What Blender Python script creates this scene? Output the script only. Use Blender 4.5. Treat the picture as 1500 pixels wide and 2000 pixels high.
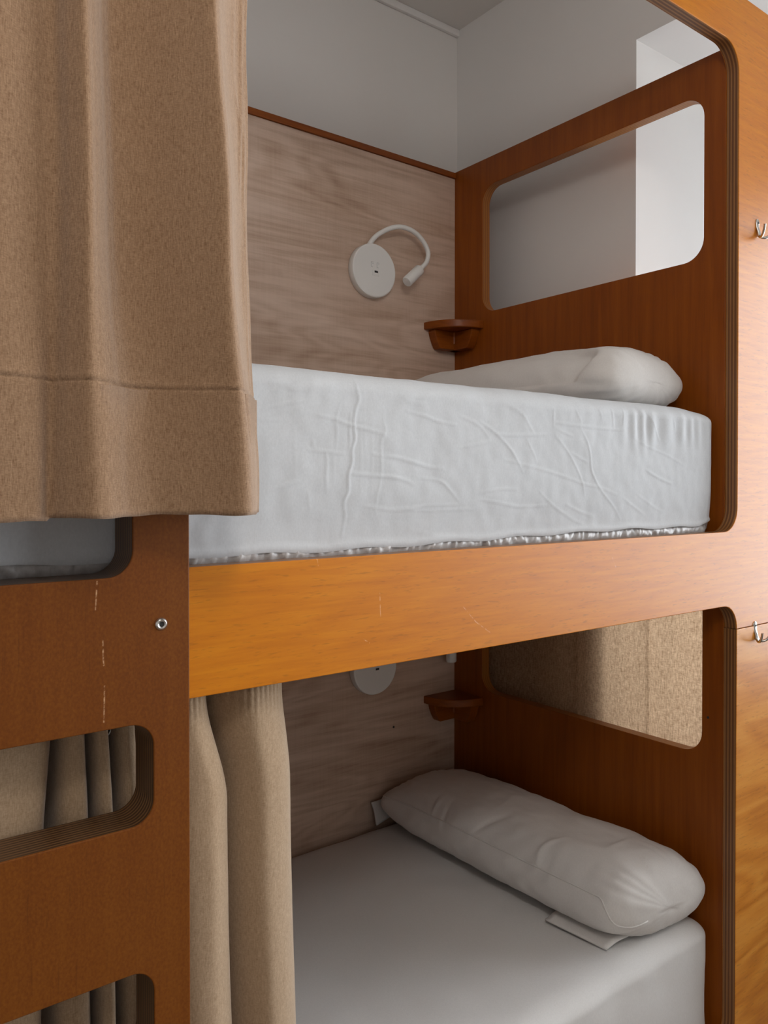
import bpy, bmesh, math, random
import numpy as np
from mathutils import Matrix, Vector, noise

for o in list(bpy.data.objects):
    bpy.data.objects.remove(o)
SC = bpy.context.scene
COL = SC.collection
random.seed(4)

# ------------------------------------------------------------------ camera
F_PX, YAW, PITCH, CY = 1552.1, 0.65238, 0.00985, 964.76      # for a 1500 x 2000 frame
cam_d = bpy.data.cameras.new('camera')
cam = bpy.data.objects.new('camera', cam_d)
COL.objects.link(cam)
cam_d.sensor_fit = 'HORIZONTAL'
cam_d.sensor_width = 36.0
cam_d.lens = F_PX / 1500 * 36.0
cam_d.shift_y = -(1000 - CY) / 1500
cam_d.clip_start = 0.02
right = Vector((math.cos(YAW), -math.sin(YAW), 0))
fwd = Vector((math.sin(YAW) * math.cos(PITCH), math.cos(YAW) * math.cos(PITCH), -math.sin(PITCH)))
up = right.cross(fwd)
m = Matrix((right, up, -fwd)).transposed().to_4x4()
m.translation = (0, 0, 1.5)
cam.matrix_world = m
SC.camera = cam

# ------------------------------------------------------------------ daylight
world = bpy.data.worlds.new('daylight')
SC.world = world
world.use_nodes = True
bg = world.node_tree.nodes['Background']
bg.inputs['Color'].default_value = (0.90, 0.95, 1.0, 1)
bg.inputs['Strength'].default_value = 13.0
WIN_Y0, WIN_Y1, WIN_Z0, WIN_Z1, WIN_X = -1.50, 1.20, 0.75, 2.60, 3.20      # window in the right wall
def portal(name, w, hgt, loc, direction):
    l = bpy.data.lights.new(name, 'AREA')
    l.shape = 'RECTANGLE'
    l.size, l.size_y = w, hgt
    l.cycles.is_portal = True
    o = bpy.data.objects.new(name, l)
    COL.objects.link(o)
    o.location = loc
    o.rotation_euler = Vector(direction).to_track_quat('-Z', 'Y').to_euler()
portal('window_portal', WIN_Y1 - WIN_Y0, WIN_Z1 - WIN_Z0, (WIN_X + 0.10, (WIN_Y0 + WIN_Y1) / 2, (WIN_Z0 + WIN_Z1) / 2), (-1, 0, 0))
GLOBE = 31.0                                                  # strength of the added fill globe, out of view
SC.view_settings.view_transform = 'Standard'
SC.view_settings.look = 'None'
SC.view_settings.gamma = 1.0
SC.view_settings.use_curve_mapping = False
SC.view_settings.exposure = -0.48

# ------------------------------------------------------------------ helpers: nodes
class NT:
    def __init__(self, name):
        self.m = bpy.data.materials.new(name)
        self.m.use_nodes = True
        self.t = self.m.node_tree
        self.p = self.t.nodes['Principled BSDF']
        self.out = self.t.nodes['Material Output']
    def n(self, typ, **kw):
        nd = self.t.nodes.new(typ)
        for k, v in kw.items():
            if k.startswith('i_'):
                key = k[2:]
                nd.inputs[int(key) if key.isdigit() else key.replace('_', ' ')].default_value = v
            else:
                setattr(nd, k, v)
        return nd
    def l(self, a, b):
        self.t.links.new(a, b)
    def val(self, x, sock):
        if isinstance(x, (int, float)):
            sock.default_value = x
        else:
            self.l(x, sock)
    def math(self, op, a, b=0.0, c=0.0, clamp=False):
        nd = self.n('ShaderNodeMath', operation=op, use_clamp=clamp)
        self.val(a, nd.inputs[0]); self.val(b, nd.inputs[1]); self.val(c, nd.inputs[2])
        return nd.outputs[0]
    def coord(self, scale=(1, 1, 1), loc=(0, 0, 0), rot=(0, 0, 0)):
        tc = self.n('ShaderNodeTexCoord')
        mp = self.n('ShaderNodeMapping')
        mp.inputs['Scale'].default_value = scale
        mp.inputs['Location'].default_value = loc
        mp.inputs['Rotation'].default_value = rot
        self.l(tc.outputs['Object'], mp.inputs['Vector'])
        return mp.outputs[0]
    def noise(self, vec, scale=5, detail=4, rough=0.55, dist=0.0):
        nd = self.n('ShaderNodeTexNoise')
        nd.inputs['Scale'].default_value = scale
        nd.inputs['Detail'].default_value = detail
        nd.inputs['Roughness'].default_value = rough
        nd.inputs['Distortion'].default_value = dist
        self.l(vec, nd.inputs['Vector'])
        return nd.outputs['Fac']
    def ramp(self, fac, stops, interp='LINEAR'):
        nd = self.n('ShaderNodeValToRGB')
        cr = nd.color_ramp
        cr.interpolation = interp
        while len(cr.elements) < len(stops):
            cr.elements.new(0.5)
        for e, (p, c) in zip(cr.elements, stops):
            e.position = p
            e.color = (c[0], c[1], c[2], 1) if not isinstance(c, (int, float)) else (c, c, c, 1)
        self.l(fac, nd.inputs[0])
        return nd.outputs['Color']
    def mix(self, fac, a, b, blend='MIX'):
        nd = self.n('ShaderNodeMix', data_type='RGBA', blend_type=blend)
        self.val(fac, nd.inputs['Factor'])
        for x, s in ((a, nd.inputs[6]), (b, nd.inputs[7])):
            if isinstance(x, tuple):
                s.default_value = (x[0], x[1], x[2], 1)
            else:
                self.l(x, s)
        return nd.outputs[2]
    def bump(self, h, strength=0.2, dist=0.001):
        nd = self.n('ShaderNodeBump')
        nd.inputs['Strength'].default_value = strength
        nd.inputs['Distance'].default_value = dist
        self.l(h, nd.inputs['Height'])
        self.l(nd.outputs[0], self.p.inputs['Normal'])
    def set(self, **kw):
        for k, v in kw.items():
            s = self.p.inputs[k.replace('_', ' ')]
            if isinstance(v, tuple):
                s.default_value = (v[0], v[1], v[2], 1)
            elif isinstance(v, (int, float)):
                s.default_value = v
            else:
                self.l(v, s)
    def segs(self, segs, ax=('X', 'Z'), w=0.0012):
        """0..1 mask near short line segments in the object's own coordinates"""
        tc = self.n('ShaderNodeTexCoord')
        sp = self.n('ShaderNodeSeparateXYZ')
        self.l(tc.outputs['Object'], sp.inputs[0])
        px, pz = sp.outputs[ax[0]], sp.outputs[ax[1]]
        best = None
        for (x0, z0), (x1, z1) in segs:
            dx, dz = x1 - x0, z1 - z0
            L2 = dx * dx + dz * dz
            qx, qz = self.math('SUBTRACT', px, x0), self.math('SUBTRACT', pz, z0)
            t = self.math('MULTIPLY_ADD', qx, dx / L2, self.math('MULTIPLY', qz, dz / L2), clamp=True)
            ex = self.math('MULTIPLY_ADD', t, -dx, qx)
            ez = self.math('MULTIPLY_ADD', t, -dz, qz)
            d2 = self.math('ADD', self.math('MULTIPLY', ex, ex), self.math('MULTIPLY', ez, ez))
            best = d2 if best is None else self.math('MINIMUM', best, d2)
        d = self.math('SQRT', best)
        return self.math('SUBTRACT', 1.0, self.math('DIVIDE', d, w, clamp=True), clamp=True)

BED = (0.74, 1.46, 0.0)       # base of the bunk bed; its panels keep their grain in these coordinates

def mat_varnish(name, grain, stops, pore=(0.10, 0.03, 0.004), rough=0.42, coat=0.08, coat_rough=0.30, scratches=None, band=0.0, blot=0.25, speck=0.0):
    """stained, varnished plywood. grain = axis along which the fibres run"""
    N = NT(name)
    s = {'X': (3.2, 9.0, 46.0), 'Z': (26.0, 26.0, 1.2)}[grain]
    v = N.coord(s)
    g = N.noise(v, 2.2, 6, 0.6, 0.35)
    blo = N.noise(N.coord((1.6, 1.6, 2.2), (3, 1, 7)), 1.6, 3, 0.5)
    f = N.math('ADD', N.math('MULTIPLY', g, 1 - blot), N.math('MULTIPLY', blo, blot))
    if band:
        fg = N.noise(N.coord((0.9, 0.9, 4.2), (4.3, 0, 1.2), (0, 0.30, 0)), 1.5, 2, 0.45, 0.4)
        w = N.math('MULTIPLY_ADD', N.math('SINE', N.math('MULTIPLY', fg, 46.0)), 0.5, 0.5)
        f = N.math('ADD', N.math('MULTIPLY', f, 1 - band), N.math('MULTIPLY', w, band))
    if speck:
        f = N.math('ADD', N.math('MULTIPLY', f, 1 - speck), N.math('MULTIPLY', N.noise(N.coord((330, 330, 240)), 1.0, 3, 0.6), speck))
    c = N.ramp(f, stops)
    pv = {'X': (45.0, 40.0, 300.0), 'Z': (260.0, 260.0, 14.0)}[grain]
    pn = N.noise(N.coord(pv), 1.0, 2, 0.5)
    pm = N.ramp(pn, [(0.60, 0.0), (0.74, 1.0)])
    c = N.mix(N.math('MULTIPLY', pm, 0.25), c, pore)
    if scratches:
        sm = N.math('MULTIPLY', N.segs(scratches), N.ramp(N.noise(N.coord((160, 160, 160)), 1.0, 2), [(0.42, 0.0), (0.62, 1.0)]))
        c = N.mix(N.math('MULTIPLY', sm, 0.8), c, (0.85, 0.52, 0.28))
    N.set(Base_Color=c, Roughness=N.math('MULTIPLY_ADD', g, 0.05, rough - 0.025), Coat_Weight=coat, Coat_Roughness=coat_rough)
    N.p.inputs['Specular IOR Level'].default_value = 0.30
    N.bump(g, 0.03, 0.0005)
    return N.m

def mat_ply(name, axis, period, light, dark, rough=0.5):
    """cut edge of plywood: thin layers across the given axis"""
    N = NT(name)
    tc = N.n('ShaderNodeTexCoord')
    sp = N.n('ShaderNodeSeparateXYZ')
    N.l(tc.outputs['Object'], sp.inputs[0])
    nz = N.noise(N.coord((30, 30, 30)), 1.0, 3)
    x = N.math('MULTIPLY_ADD', nz, 0.12, N.math('DIVIDE', sp.outputs[axis], period))
    fr = N.math('FRACT', x)
    c = N.ramp(fr, [(0.0, dark), (0.12, light), (0.42, light), (0.55, dark), (0.9, dark), (1.0, dark)])
    N.set(Base_Color=N.mix(N.math('MULTIPLY', nz, 0.35), c, dark), Roughness=rough, Coat_Weight=0.25, Coat_Roughness=0.3)
    return N.m

def mat_cloth(name, c1, c2, weave=900.0, rough=0.9, sheen=0.3, trans=0.0, streak=(260, 260, 60), bump=0.25, contrast=(0.35, 0.65)):
    N = NT(name)
    n1 = N.noise(N.coord(streak), 1.0, 3, 0.6)
    n2 = N.noise(N.coord((streak[2] * 2, streak[2] * 2, streak[0])), 1.0, 2, 0.6)
    f = N.math('ADD', N.math('MULTIPLY', n1, 0.6), N.math('MULTIPLY', n2, 0.4))
    c = N.ramp(f, [(contrast[0], c1), (contrast[1], c2)])
    N.set(Base_Color=c, Roughness=rough, Sheen_Weight=sheen, Sheen_Roughness=0.5)
    N.p.inputs['Specular IOR Level'].default_value = 0.15
    N.bump(f, bump, 0.0008)
    if trans:
        tr = N.n('ShaderNodeBsdfTranslucent')
        N.l(c, tr.inputs['Color'])
        mx = N.n('ShaderNodeMixShader')
        mx.inputs[0].default_value = trans
        N.l(N.p.outputs[0], mx.inputs[1]); N.l(tr.outputs[0], mx.inputs[2])
        N.l(mx.outputs[0], N.out.inputs['Surface'])
    return N.m

def mat_plain(name, col, rough=0.5, metal=0.0, var=0.03, scale=6.0, bump=0.0, spec=0.5, coat=0.0):
    N = NT(name)
    n = N.noise(N.coord(), scale, 4, 0.55)
    a = tuple(max(0, x * (1 - var)) for x in col)
    b = tuple(min(1, x * (1 + var)) for x in col)
    N.set(Base_Color=N.ramp(n, [(0.3, a), (0.7, b)]), Roughness=rough, Metallic=metal, Coat_Weight=coat)
    N.p.inputs['Specular IOR Level'].default_value = spec
    if bump:
        N.bump(N.noise(N.coord(), scale * 30, 3), bump, 0.0008)
    return N.m

def mat_laminate(name):
    N = NT(name)
    big = N.noise(N.coord((0.9, 1, 7.0), (2, 0, 5)), 1.5, 5, 0.55, 0.8)
    fine = N.noise(N.coord((3.0, 1, 90.0), (1, 0, 2)), 1.0, 5, 0.65, 0.3)
    saw = N.noise(N.coord((220.0, 1, 9.0), (1, 0, 2)), 1.0, 2, 0.5)
    fg = N.noise(N.coord((0.8, 1, 4.5), (7.1, 0, 3.3)), 1.4, 2, 0.45, 0.5)
    wv = N.math('MULTIPLY_ADD', N.math('SINE', N.math('MULTIPLY', fg, 70.0)), 0.5, 0.5)
    f = N.math('ADD', N.math('MULTIPLY', big, 0.52), N.math('MULTIPLY', fine, 0.33))
    f = N.math('ADD', f, N.math('MULTIPLY', wv, 0.07))
    f = N.math('ADD', f, N.math('MULTIPLY', saw, 0.07))
    c = N.ramp(f, [(0.30, (0.32, 0.20, 0.135)), (0.42, (0.50, 0.345, 0.25)), (0.54, (0.63, 0.465, 0.36)), (0.68, (0.73, 0.56, 0.45))])
    N.set(Base_Color=c, Roughness=0.55)
    N.bump(fine, 0.12, 0.0005)
    return N.m

# ------------------------------------------------------------------ helpers: objects
def wloc(o):
    return o.location.copy() if o else Vector((0, 0, 0))

def base_of(o):
    v = Vector((0, 0, 0))
    while o is not None:
        v += o.location
        o = o.parent
    return v

def link_mesh(name, me, mats, parent=None, smooth=None, loc=None):
    """me in world coordinates; moved so that its origin is the parent's base (or loc for a top-level thing)"""
    b = base_of(parent) if parent else Vector(loc or (0, 0, 0))
    me.transform(Matrix.Translation(-b))
    for mt in (mats if isinstance(mats, (list, tuple)) else [mats]):
        me.materials.append(mt)
    if smooth is not None:
        for p in me.polygons:
            p.use_smooth = True
        if smooth < 180:
            me.set_sharp_from_angle(angle=math.radians(smooth))
    o = bpy.data.objects.new(name, me)
    COL.objects.link(o)
    if parent:
        o.parent = parent
    else:
        o.location = b
    return o

def from_py(name, V, Fc, mats, parent=None, smooth=None, loc=None, solid=0.0, sub=0):
    me = bpy.data.meshes.new(name)
    me.from_pydata([tuple(map(float, v)) for v in V], [], Fc)
    me.update()
    o = link_mesh(name, me, mats, parent, smooth, loc)
    if solid:
        md = o.modifiers.new('solid', 'SOLIDIFY'); md.thickness = solid; md.offset = 0
    if sub:
        md = o.modifiers.new('sub', 'SUBSURF'); md.levels = sub; md.render_levels = sub
    return o

def grid_faces(n, m, wrap_m=False):
    out = []
    for i in range(n - 1):
        for j in range(m if wrap_m else m - 1):
            a, b = i * m + j, i * m + (j + 1) % m
            out.append((a, b, b + m, a + m))
    return out

def thing(name, label, cat, loc, group=None):
    o = bpy.data.objects.new(name, None)
    o.empty_display_size = 0.05
    COL.objects.link(o)
    o.location = loc
    o['label'] = label
    o['category'] = cat
    if group:
        o['group'] = group
    return o

def tag(o, label, cat, group=None):
    o['label'] = label
    o['category'] = cat
    if group:
        o['group'] = group
    return o

def struct(o):
    o['kind'] = 'structure'
    return o

def bm_obj(name, bm, mats, parent=None, smooth=None, loc=None):
    me = bpy.data.meshes.new(name)
    bm.normal_update()
    bm.to_mesh(me)
    bm.free()
    return link_mesh(name, me, mats, parent, smooth, loc)

def add_box(bm, x0, x1, y0, y1, z0, z1, bev=0.0, seg=2):
    vs = [bm.verts.new(p) for p in ((x0, y0, z0), (x1, y0, z0), (x1, y1, z0), (x0, y1, z0), (x0, y0, z1), (x1, y0, z1), (x1, y1, z1), (x0, y1, z1))]
    fs = [bm.faces.new([vs[i] for i in f]) for f in ((0, 3, 2, 1), (4, 5, 6, 7), (0, 1, 5, 4), (1, 2, 6, 5), (2, 3, 7, 6), (3, 0, 4, 7))]
    if bev:
        es = list({e for f in fs for e in f.edges})
        bmesh.ops.bevel(bm, geom=es, offset=bev, segments=seg, affect='EDGES', profile=0.5)

def box(name, x0, x1, y0, y1, z0, z1, mat, parent=None, bev=0.0, loc=None):
    bm = bmesh.new()
    add_box(bm, x0, x1, y0, y1, z0, z1, bev)
    return bm_obj(name, bm, mat, parent, 40 if bev else None, loc)

def add_tube(bm, pts, rad, seg=12, cap=True):
    pts = [Vector(p) for p in pts]
    rads = rad if isinstance(rad, (list, tuple)) else [rad] * len(pts)
    rings = []
    ref = None
    for i, p in enumerate(pts):
        d = (pts[min(i + 1, len(pts) - 1)] - pts[max(i - 1, 0)]).normalized()
        if ref is None:
            ref = d.orthogonal().normalized()
        ref = (ref - d * ref.dot(d)).normalized()
        b = d.cross(ref)
        rings.append([bm.verts.new(p + (ref * math.cos(a) + b * math.sin(a)) * rads[i]) for a in [2 * math.pi * k / seg for k in range(seg)]])
    for r0, r1 in zip(rings, rings[1:]):
        for k in range(seg):
            bm.faces.new((r0[k], r0[(k + 1) % seg], r1[(k + 1) % seg], r1[k]))
    if cap:
        bm.faces.new(rings[0][::-1]); bm.faces.new(rings[-1])

def catmull(P, n):
    """smooth path through points, n samples, evenly spread over the parameter"""
    P = np.array(P, float)
    k = len(P)
    t = np.linspace(0, k - 1, n)
    i = np.clip(t.astype(int), 0, k - 2)
    u = (t - i)[:, None]
    g = lambda j: P[np.clip(j, 0, k - 1)]
    p0, p1, p2, p3 = g(i - 1), g(i), g(i + 1), g(i + 2)
    return 0.5 * (2 * p1 + (p2 - p0) * u + (2 * p0 - 5 * p1 + 4 * p2 - p3) * u ** 2 + (3 * p1 - p0 - 3 * p2 + p3) * u ** 3)

def rpoly(pts, seg=10):
    """closed outline with rounded corners: (a, b, radius)"""
    out = []
    n = len(pts)
    for i in range(n):
        p = Vector(pts[i][:2]); r = pts[i][2] if len(pts[i]) > 2 else 0
        if not r:
            out.append((p.x, p.y)); continue
        a = (Vector(pts[i - 1][:2]) - p).normalized(); b = (Vector(pts[(i + 1) % n][:2]) - p).normalized()
        ang = a.angle(b)
        d = r / math.tan(ang / 2)
        c = p + (a + b).normalized() * (r / math.sin(ang / 2))
        s, e = p + a * d - c, p + b * d - c
        t0 = math.atan2(s.y, s.x); t1 = math.atan2(e.y, e.x)
        dt = (t1 - t0 + math.pi) % (2 * math.pi) - math.pi
        for k in range(seg + 1):
            t = t0 + dt * k / seg
            out.append((c.x + r * math.cos(t), c.y + r * math.sin(t)))
    return out

def board(name, loops, axis, d0, d1, mats, parent, bev=0.0014, loc=None):
    """flat board cut from sheet material: first loop is the outline, the others are cut-outs.
    axis 'Y': loops are (X, Z); axis 'X': loops are (Y, Z); axis 'Z': loops are (X, Y)."""
    cu = bpy.data.curves.new('cut', 'CURVE')
    cu.dimensions = '2D'
    cu.fill_mode = 'BOTH'
    cu.extrude = (d1 - d0) / 2 - bev
    cu.bevel_depth = bev
    cu.bevel_resolution = 1
    cu.offset = -bev
    for lp in loops:
        sp = cu.splines.new('POLY')
        sp.points.add(len(lp) - 1)
        for q, (x, y) in zip(sp.points, lp):
            q.co = (x, y, 0, 1)
        sp.use_cyclic_u = True
    tmp = bpy.data.objects.new('cut', cu)
    COL.objects.link(tmp)
    dg = bpy.context.evaluated_depsgraph_get()
    me = bpy.data.meshes.new_from_object(tmp.evaluated_get(dg))
    bpy.data.objects.remove(tmp)
    bpy.data.curves.remove(cu)
    me.name = name
    me.materials.clear()
    c = (d0 + d1) / 2
    if axis == 'Y':
        M = Matrix(((1, 0, 0, 0), (0, 0, -1, c), (0, 1, 0, 0), (0, 0, 0, 1)))
        ax = Vector((0, 1, 0))
    elif axis == 'X':
        M = Matrix(((0, 0, 1, c), (1, 0, 0, 0), (0, 1, 0, 0), (0, 0, 0, 1)))
        ax = Vector((1, 0, 0))
    else:
        M = Matrix.Translation((0, 0, c)); ax = Vector((0, 0, 1))
    me.transform(M)
    bm = bmesh.new(); bm.from_mesh(me)
    bmesh.ops.remove_doubles(bm, verts=bm.verts, dist=1e-6)
    bmesh.ops.recalc_face_normals(bm, faces=bm.faces)
    bm.to_mesh(me); bm.free()
    o = link_mesh(name, me, mats, parent, 30, loc)
    for p in me.polygons:
        dd = abs(p.normal.dot(ax))
        p.material_index = 1 if dd < 0.35 else 0
        p.use_smooth = dd < 0.35
    return o

# ------------------------------------------------------------------ materials
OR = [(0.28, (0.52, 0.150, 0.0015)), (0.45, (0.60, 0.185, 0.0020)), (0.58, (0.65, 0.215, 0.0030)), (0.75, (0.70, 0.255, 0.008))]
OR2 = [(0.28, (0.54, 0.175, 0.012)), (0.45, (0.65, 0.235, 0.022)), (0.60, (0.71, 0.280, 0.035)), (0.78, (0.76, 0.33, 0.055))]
EN = [(0.25, (0.18, 0.038, 0.0015)), (0.45, (0.24, 0.055, 0.0022)), (0.58, (0.28, 0.069, 0.003)), (0.75, (0.32, 0.083, 0.005))]  # the orange plywood darkened; shade inside the berths is in the colour
LA = [(0.25, (0.115, 0.029, 0.0015)), (0.45, (0.160, 0.043, 0.0025)), (0.60, (0.195, 0.058, 0.004)), (0.80, (0.25, 0.083, 0.009))]
shift = lambda S, b: [tuple((x - b[0], z - b[2]) for x, z in s) for s in S]
SCR = [[(0.718, 1.346), (0.72, 1.298)], [(0.889, 1.303), (0.918, 1.275)], [(0.918, 1.275), (0.951, 1.254)], [(0.686, 1.275), (0.699, 1.267)], [(0.605, 1.409), (0.609, 1.387)], [(1.279, 1.366), (1.292, 1.343)]]
LAD = (0.14, 0.95, 0.0)
CRK = [[(0.290, 1.391), (0.288, 1.359)], [(0.296, 1.323), (0.297, 1.294)], [(0.298, 1.270), (0.297, 1.226)]]
m_front = mat_varnish('varnished_plywood_front', 'X', OR, scratches=shift(SCR, BED))
m_front_low = mat_varnish('varnished_plywood_wavy', 'X', OR2, band=0.27)
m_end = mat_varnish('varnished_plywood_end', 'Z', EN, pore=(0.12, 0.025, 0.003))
m_ladder = mat_varnish('dark_stained_board', 'Z', LA, pore=(0.06, 0.015, 0.003), rough=0.55, coat=0.0, scratches=shift(CRK, LAD), blot=0.5, speck=0.5)
m_ladder.node_tree.nodes['Principled BSDF'].inputs['Specular IOR Level'].default_value = 0.22
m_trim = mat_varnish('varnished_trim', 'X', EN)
m_ply_y = mat_ply('plywood_edge_front', 'Y', 0.0077, (0.34, 0.155, 0.045), (0.14, 0.048, 0.011))
m_ply_x = mat_ply('plywood_edge_end', 'X', 0.0080, (0.42, 0.16, 0.020), (0.28, 0.09, 0.010))
m_ply_l = mat_ply('plywood_edge_ladder', 'Y', 0.0062, (0.20, 0.10, 0.035), (0.055, 0.020, 0.006))
m_lam = mat_laminate('grey_oak_laminate')
m_wall = mat_plain('white_wall_paint', (0.80, 0.785, 0.765), 0.85, var=0.012, scale=2.5, bump=0.10, spec=0.25)
m_ceil = mat_plain('ceiling_paint', (0.80, 0.785, 0.76), 0.9, var=0.01, scale=2.0, spec=0.2)
m_white = mat_plain('white_trim_paint', (0.86, 0.85, 0.84), 0.5, var=0.01)
m_floor = mat_plain('brown_floor', (0.26, 0.21, 0.17), 0.5, var=0.06, scale=3.0)
m_sheet = mat_cloth('white_sheet', (0.575, 0.585, 0.60), (0.63, 0.64, 0.655), rough=0.8, sheen=0.15, streak=(420, 420, 160), bump=0.10)
m_sheet_low = mat_cloth('sheet_warm_bounce', (0.70, 0.68, 0.66), (0.75, 0.73, 0.71), rough=0.8, sheen=0.15, streak=(420, 420, 160), bump=0.10)  # white sheet too; warm light bounced off the wood is tinted into the colour
m_satin = mat_cloth('grey_satin_edge', (0.42, 0.395, 0.38), (0.50, 0.475, 0.46), rough=0.36, sheen=0.1, streak=(300, 300, 90), bump=0.08)
m_satin_spec = m_satin.node_tree.nodes['Principled BSDF'].inputs['Specular IOR Level']
m_satin_spec.default_value = 0.6
m_pillow = mat_cloth('white_pillowcase', (0.70, 0.665, 0.635), (0.75, 0.72, 0.69), rough=0.8, sheen=0.15, streak=(420, 420, 160), bump=0.08)
m_curtain = mat_cloth('tan_linen', (0.185, 0.098, 0.048), (0.41, 0.260, 0.155), rough=0.9, sheen=0.35, streak=(800, 800, 130), bump=0.5, contrast=(0.30, 0.70))
m_curtain_low = mat_cloth('beige_linen', (0.29, 0.185, 0.10), (0.52, 0.37, 0.24), rough=0.9, sheen=0.35, streak=(800, 800, 130), bump=0.4, contrast=(0.28, 0.72))
m_curtain_win = mat_cloth('brown_open_weave', (0.27, 0.16, 0.085), (0.72, 0.51, 0.33), rough=0.9, sheen=0.1, trans=0.62, streak=(400, 400, 60), bump=0.3, contrast=(0.30, 0.68))
m_plastic = mat_plain('white_lamp_plastic', (0.84, 0.835, 0.81), 0.38, var=0.01)
m_port = mat_plain('dark_port', (0.02, 0.02, 0.022), 0.4)
m_grey = mat_plain('grey_print', (0.46, 0.46, 0.45), 0.5)
m_steel = mat_plain('brushed_steel', (0.62, 0.60, 0.57), 0.28, metal=1.0, var=0.05, scale=40)
m_socket = mat_plain('bolt_socket', (0.03, 0.03, 0.03), 0.5)

# ------------------------------------------------------------------ the room
XW, YW, ZC = 1.90, 2.066, 3.089
X0, Y0 = -2.6, -2.6
XR, YJ, ZS = 3.20, 1.335, 2.737          # the room runs on to the right, under a lower ceiling, up to its window
struct(box('floor', X0 - .1, XR + .2, Y0 - .1, YW + .1, -0.1, 0.0, m_floor))
struct(box('ceiling', X0 - .1, XR + .2, Y0 - .1, YW + .1, ZC, ZC + 0.1, m_ceil))
struct(box('wall_back', X0, XR + .2, YW, YW + 0.1, 0, ZC, m_wall))
struct(box('wall_left', X0 - 0.1, X0, Y0, YW, 0, ZC, m_wall))
struct(box('wall_front', X0, XR + .2, Y0 - 0.1, Y0, 0, ZC, m_wall))
bm = bmesh.new()
add_box(bm, XW, XR + .12, YJ, YW, 0, ZC)                      # pier behind the end of the bed
add_box(bm, XW, XR + .12, Y0, YJ, ZS, ZC)                     # lowered ceiling
add_box(bm, XR, XR + .12, Y0, WIN_Y0, 0, ZS)
add_box(bm, XR, XR + .12, WIN_Y1, YJ, 0, ZS)
add_box(bm, XR, XR + .12, WIN_Y0, WIN_Y1, 0, WIN_Z0)
add_box(bm, XR, XR + .12, WIN_Y0, WIN_Y1, WIN_Z1, ZS)
struct(bm_obj('wall_right', bm, m_wall))
struct(box('trim_1', X0, XW, YW - 0.014, YW, ZC - 0.024, ZC, m_white, bev=0.003))
# window in the right wall
bm = bmesh.new()
fw = 0.06
for y0, y1, z0, z1 in ((WIN_Y0, WIN_Y1, WIN_Z0, WIN_Z0 + fw), (WIN_Y0, WIN_Y1, WIN_Z1 - fw, WIN_Z1), (WIN_Y0, WIN_Y0 + fw, WIN_Z0 + fw, WIN_Z1 - fw),
                       (WIN_Y1 - fw, WIN_Y1, WIN_Z0 + fw, WIN_Z1 - fw), (-0.04, 0.04, WIN_Z0 + fw, WIN_Z1 - fw)):
    add_box(bm, WIN_X, WIN_X + 0.06, y0, y1, z0, z1, 0.004, 1)
win = struct(bm_obj('window_1', bm, m_white, loc=(WIN_X, 0, WIN_Z0)))
N = NT('window_glass')
gl = N.n('ShaderNodeBsdfGlossy'); gl.inputs['Roughness'].default_value = 0.02
tr = N.n('ShaderNodeBsdfTransparent')
fr = N.n('ShaderNodeFresnel'); fr.inputs['IOR'].default_value = 1.45
mx = N.n('ShaderNodeMixShader')
N.l(fr.outputs[0], mx.inputs[0]); N.l(tr.outputs[0], mx.inputs[1]); N.l(gl.outputs[0], mx.inputs[2]); N.l(mx.outputs[0], N.out.inputs['Surface'])
for y0, y1 in ((WIN_Y0 + fw, -0.04), (0.04, WIN_Y1 - fw)):
    box('pane', WIN_X + 0.027, WIN_X + 0.033, y0, y1, WIN_Z0 + fw, WIN_Z1 - fw, N.m, win)
# added glowing globe, out of view above the frame, to fill the berths with light
cl_x, cl_y, cl_z, cl_r = 0.20, -0.40, 2.60, 0.17
lamp = thing('fill_globe', 'added unseen glowing globe giving fill light in front of the bunk bed', 'lamp', (cl_x, cl_y, cl_z - cl_r))
bm = bmesh.new()
bmesh.ops.create_uvsphere(bm, u_segments=32, v_segments=20, radius=cl_r, matrix=Matrix.Translation((cl_x, cl_y, cl_z)))
N = NT('glowing_globe')
N.set(Base_Color=(0.8, 0.8, 0.78), Emission_Color=(1.0, 0.955, 0.90), Emission_Strength=GLOBE)
bm_obj('globe', bm, N.m, lamp, 180)
bm = bmesh.new(); add_tube(bm, [(cl_x, cl_y, cl_z + cl_r - .004), (cl_x, cl_y, ZC - .02)], 0.004, 8); bm_obj('fill_globe_cord', bm, m_white, lamp, 60)
bm = bmesh.new(); add_tube(bm, [(cl_x, cl_y, ZC - .022), (cl_x, cl_y, ZC - .001)], [0.045, 0.05], 24); bm_obj('fill_globe_mount', bm, m_white, lamp, 40)

# ------------------------------------------------------------------ bunk bed
YF, YB = 0.9505, 0.981          # front boards
XE, XE2 = 1.74, 1.772           # end panel
YH = 1.9015                     # face of the laminate back panels
XL = -0.36
bed = thing('bunk_bed', 'built-in orange varnished plywood bunk bed with two berths and cut-out end panel', 'bed', BED)
R = 0.055
XLAD = 0.4025
up_outline = rpoly([(XLAD, 1.2295), (XE, 1.2295, R), (XE, 1.1735), (1.893, 1.1735), (1.893, 2.615, .03), (XL, 2.615), (XL, 2.50), (XE, 2.50, 0.06), (XE, 1.397, R), (XLAD, 1.397)])
board('front_panel', [up_outline], 'Y', YF, YB, [m_front, m_ply_y], bed)
low = rpoly([(XLAD, 0.0), (1.893, 0.0), (1.893, 1.1727), (XE - 0.003, 1.1727), (XE - 0.003, 0.22, R), (XLAD, 0.22)])
board('lower_front_panel', [low], 'Y', YF - .0018, YB, [m_front_low, m_ply_y], bed)
Rh = 0.052
hole = lambda z0, z1: rpoly([(1.036, z0, Rh), (1.036, z1, Rh), (1.776, z1, Rh), (1.776, z0, Rh)])
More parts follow.
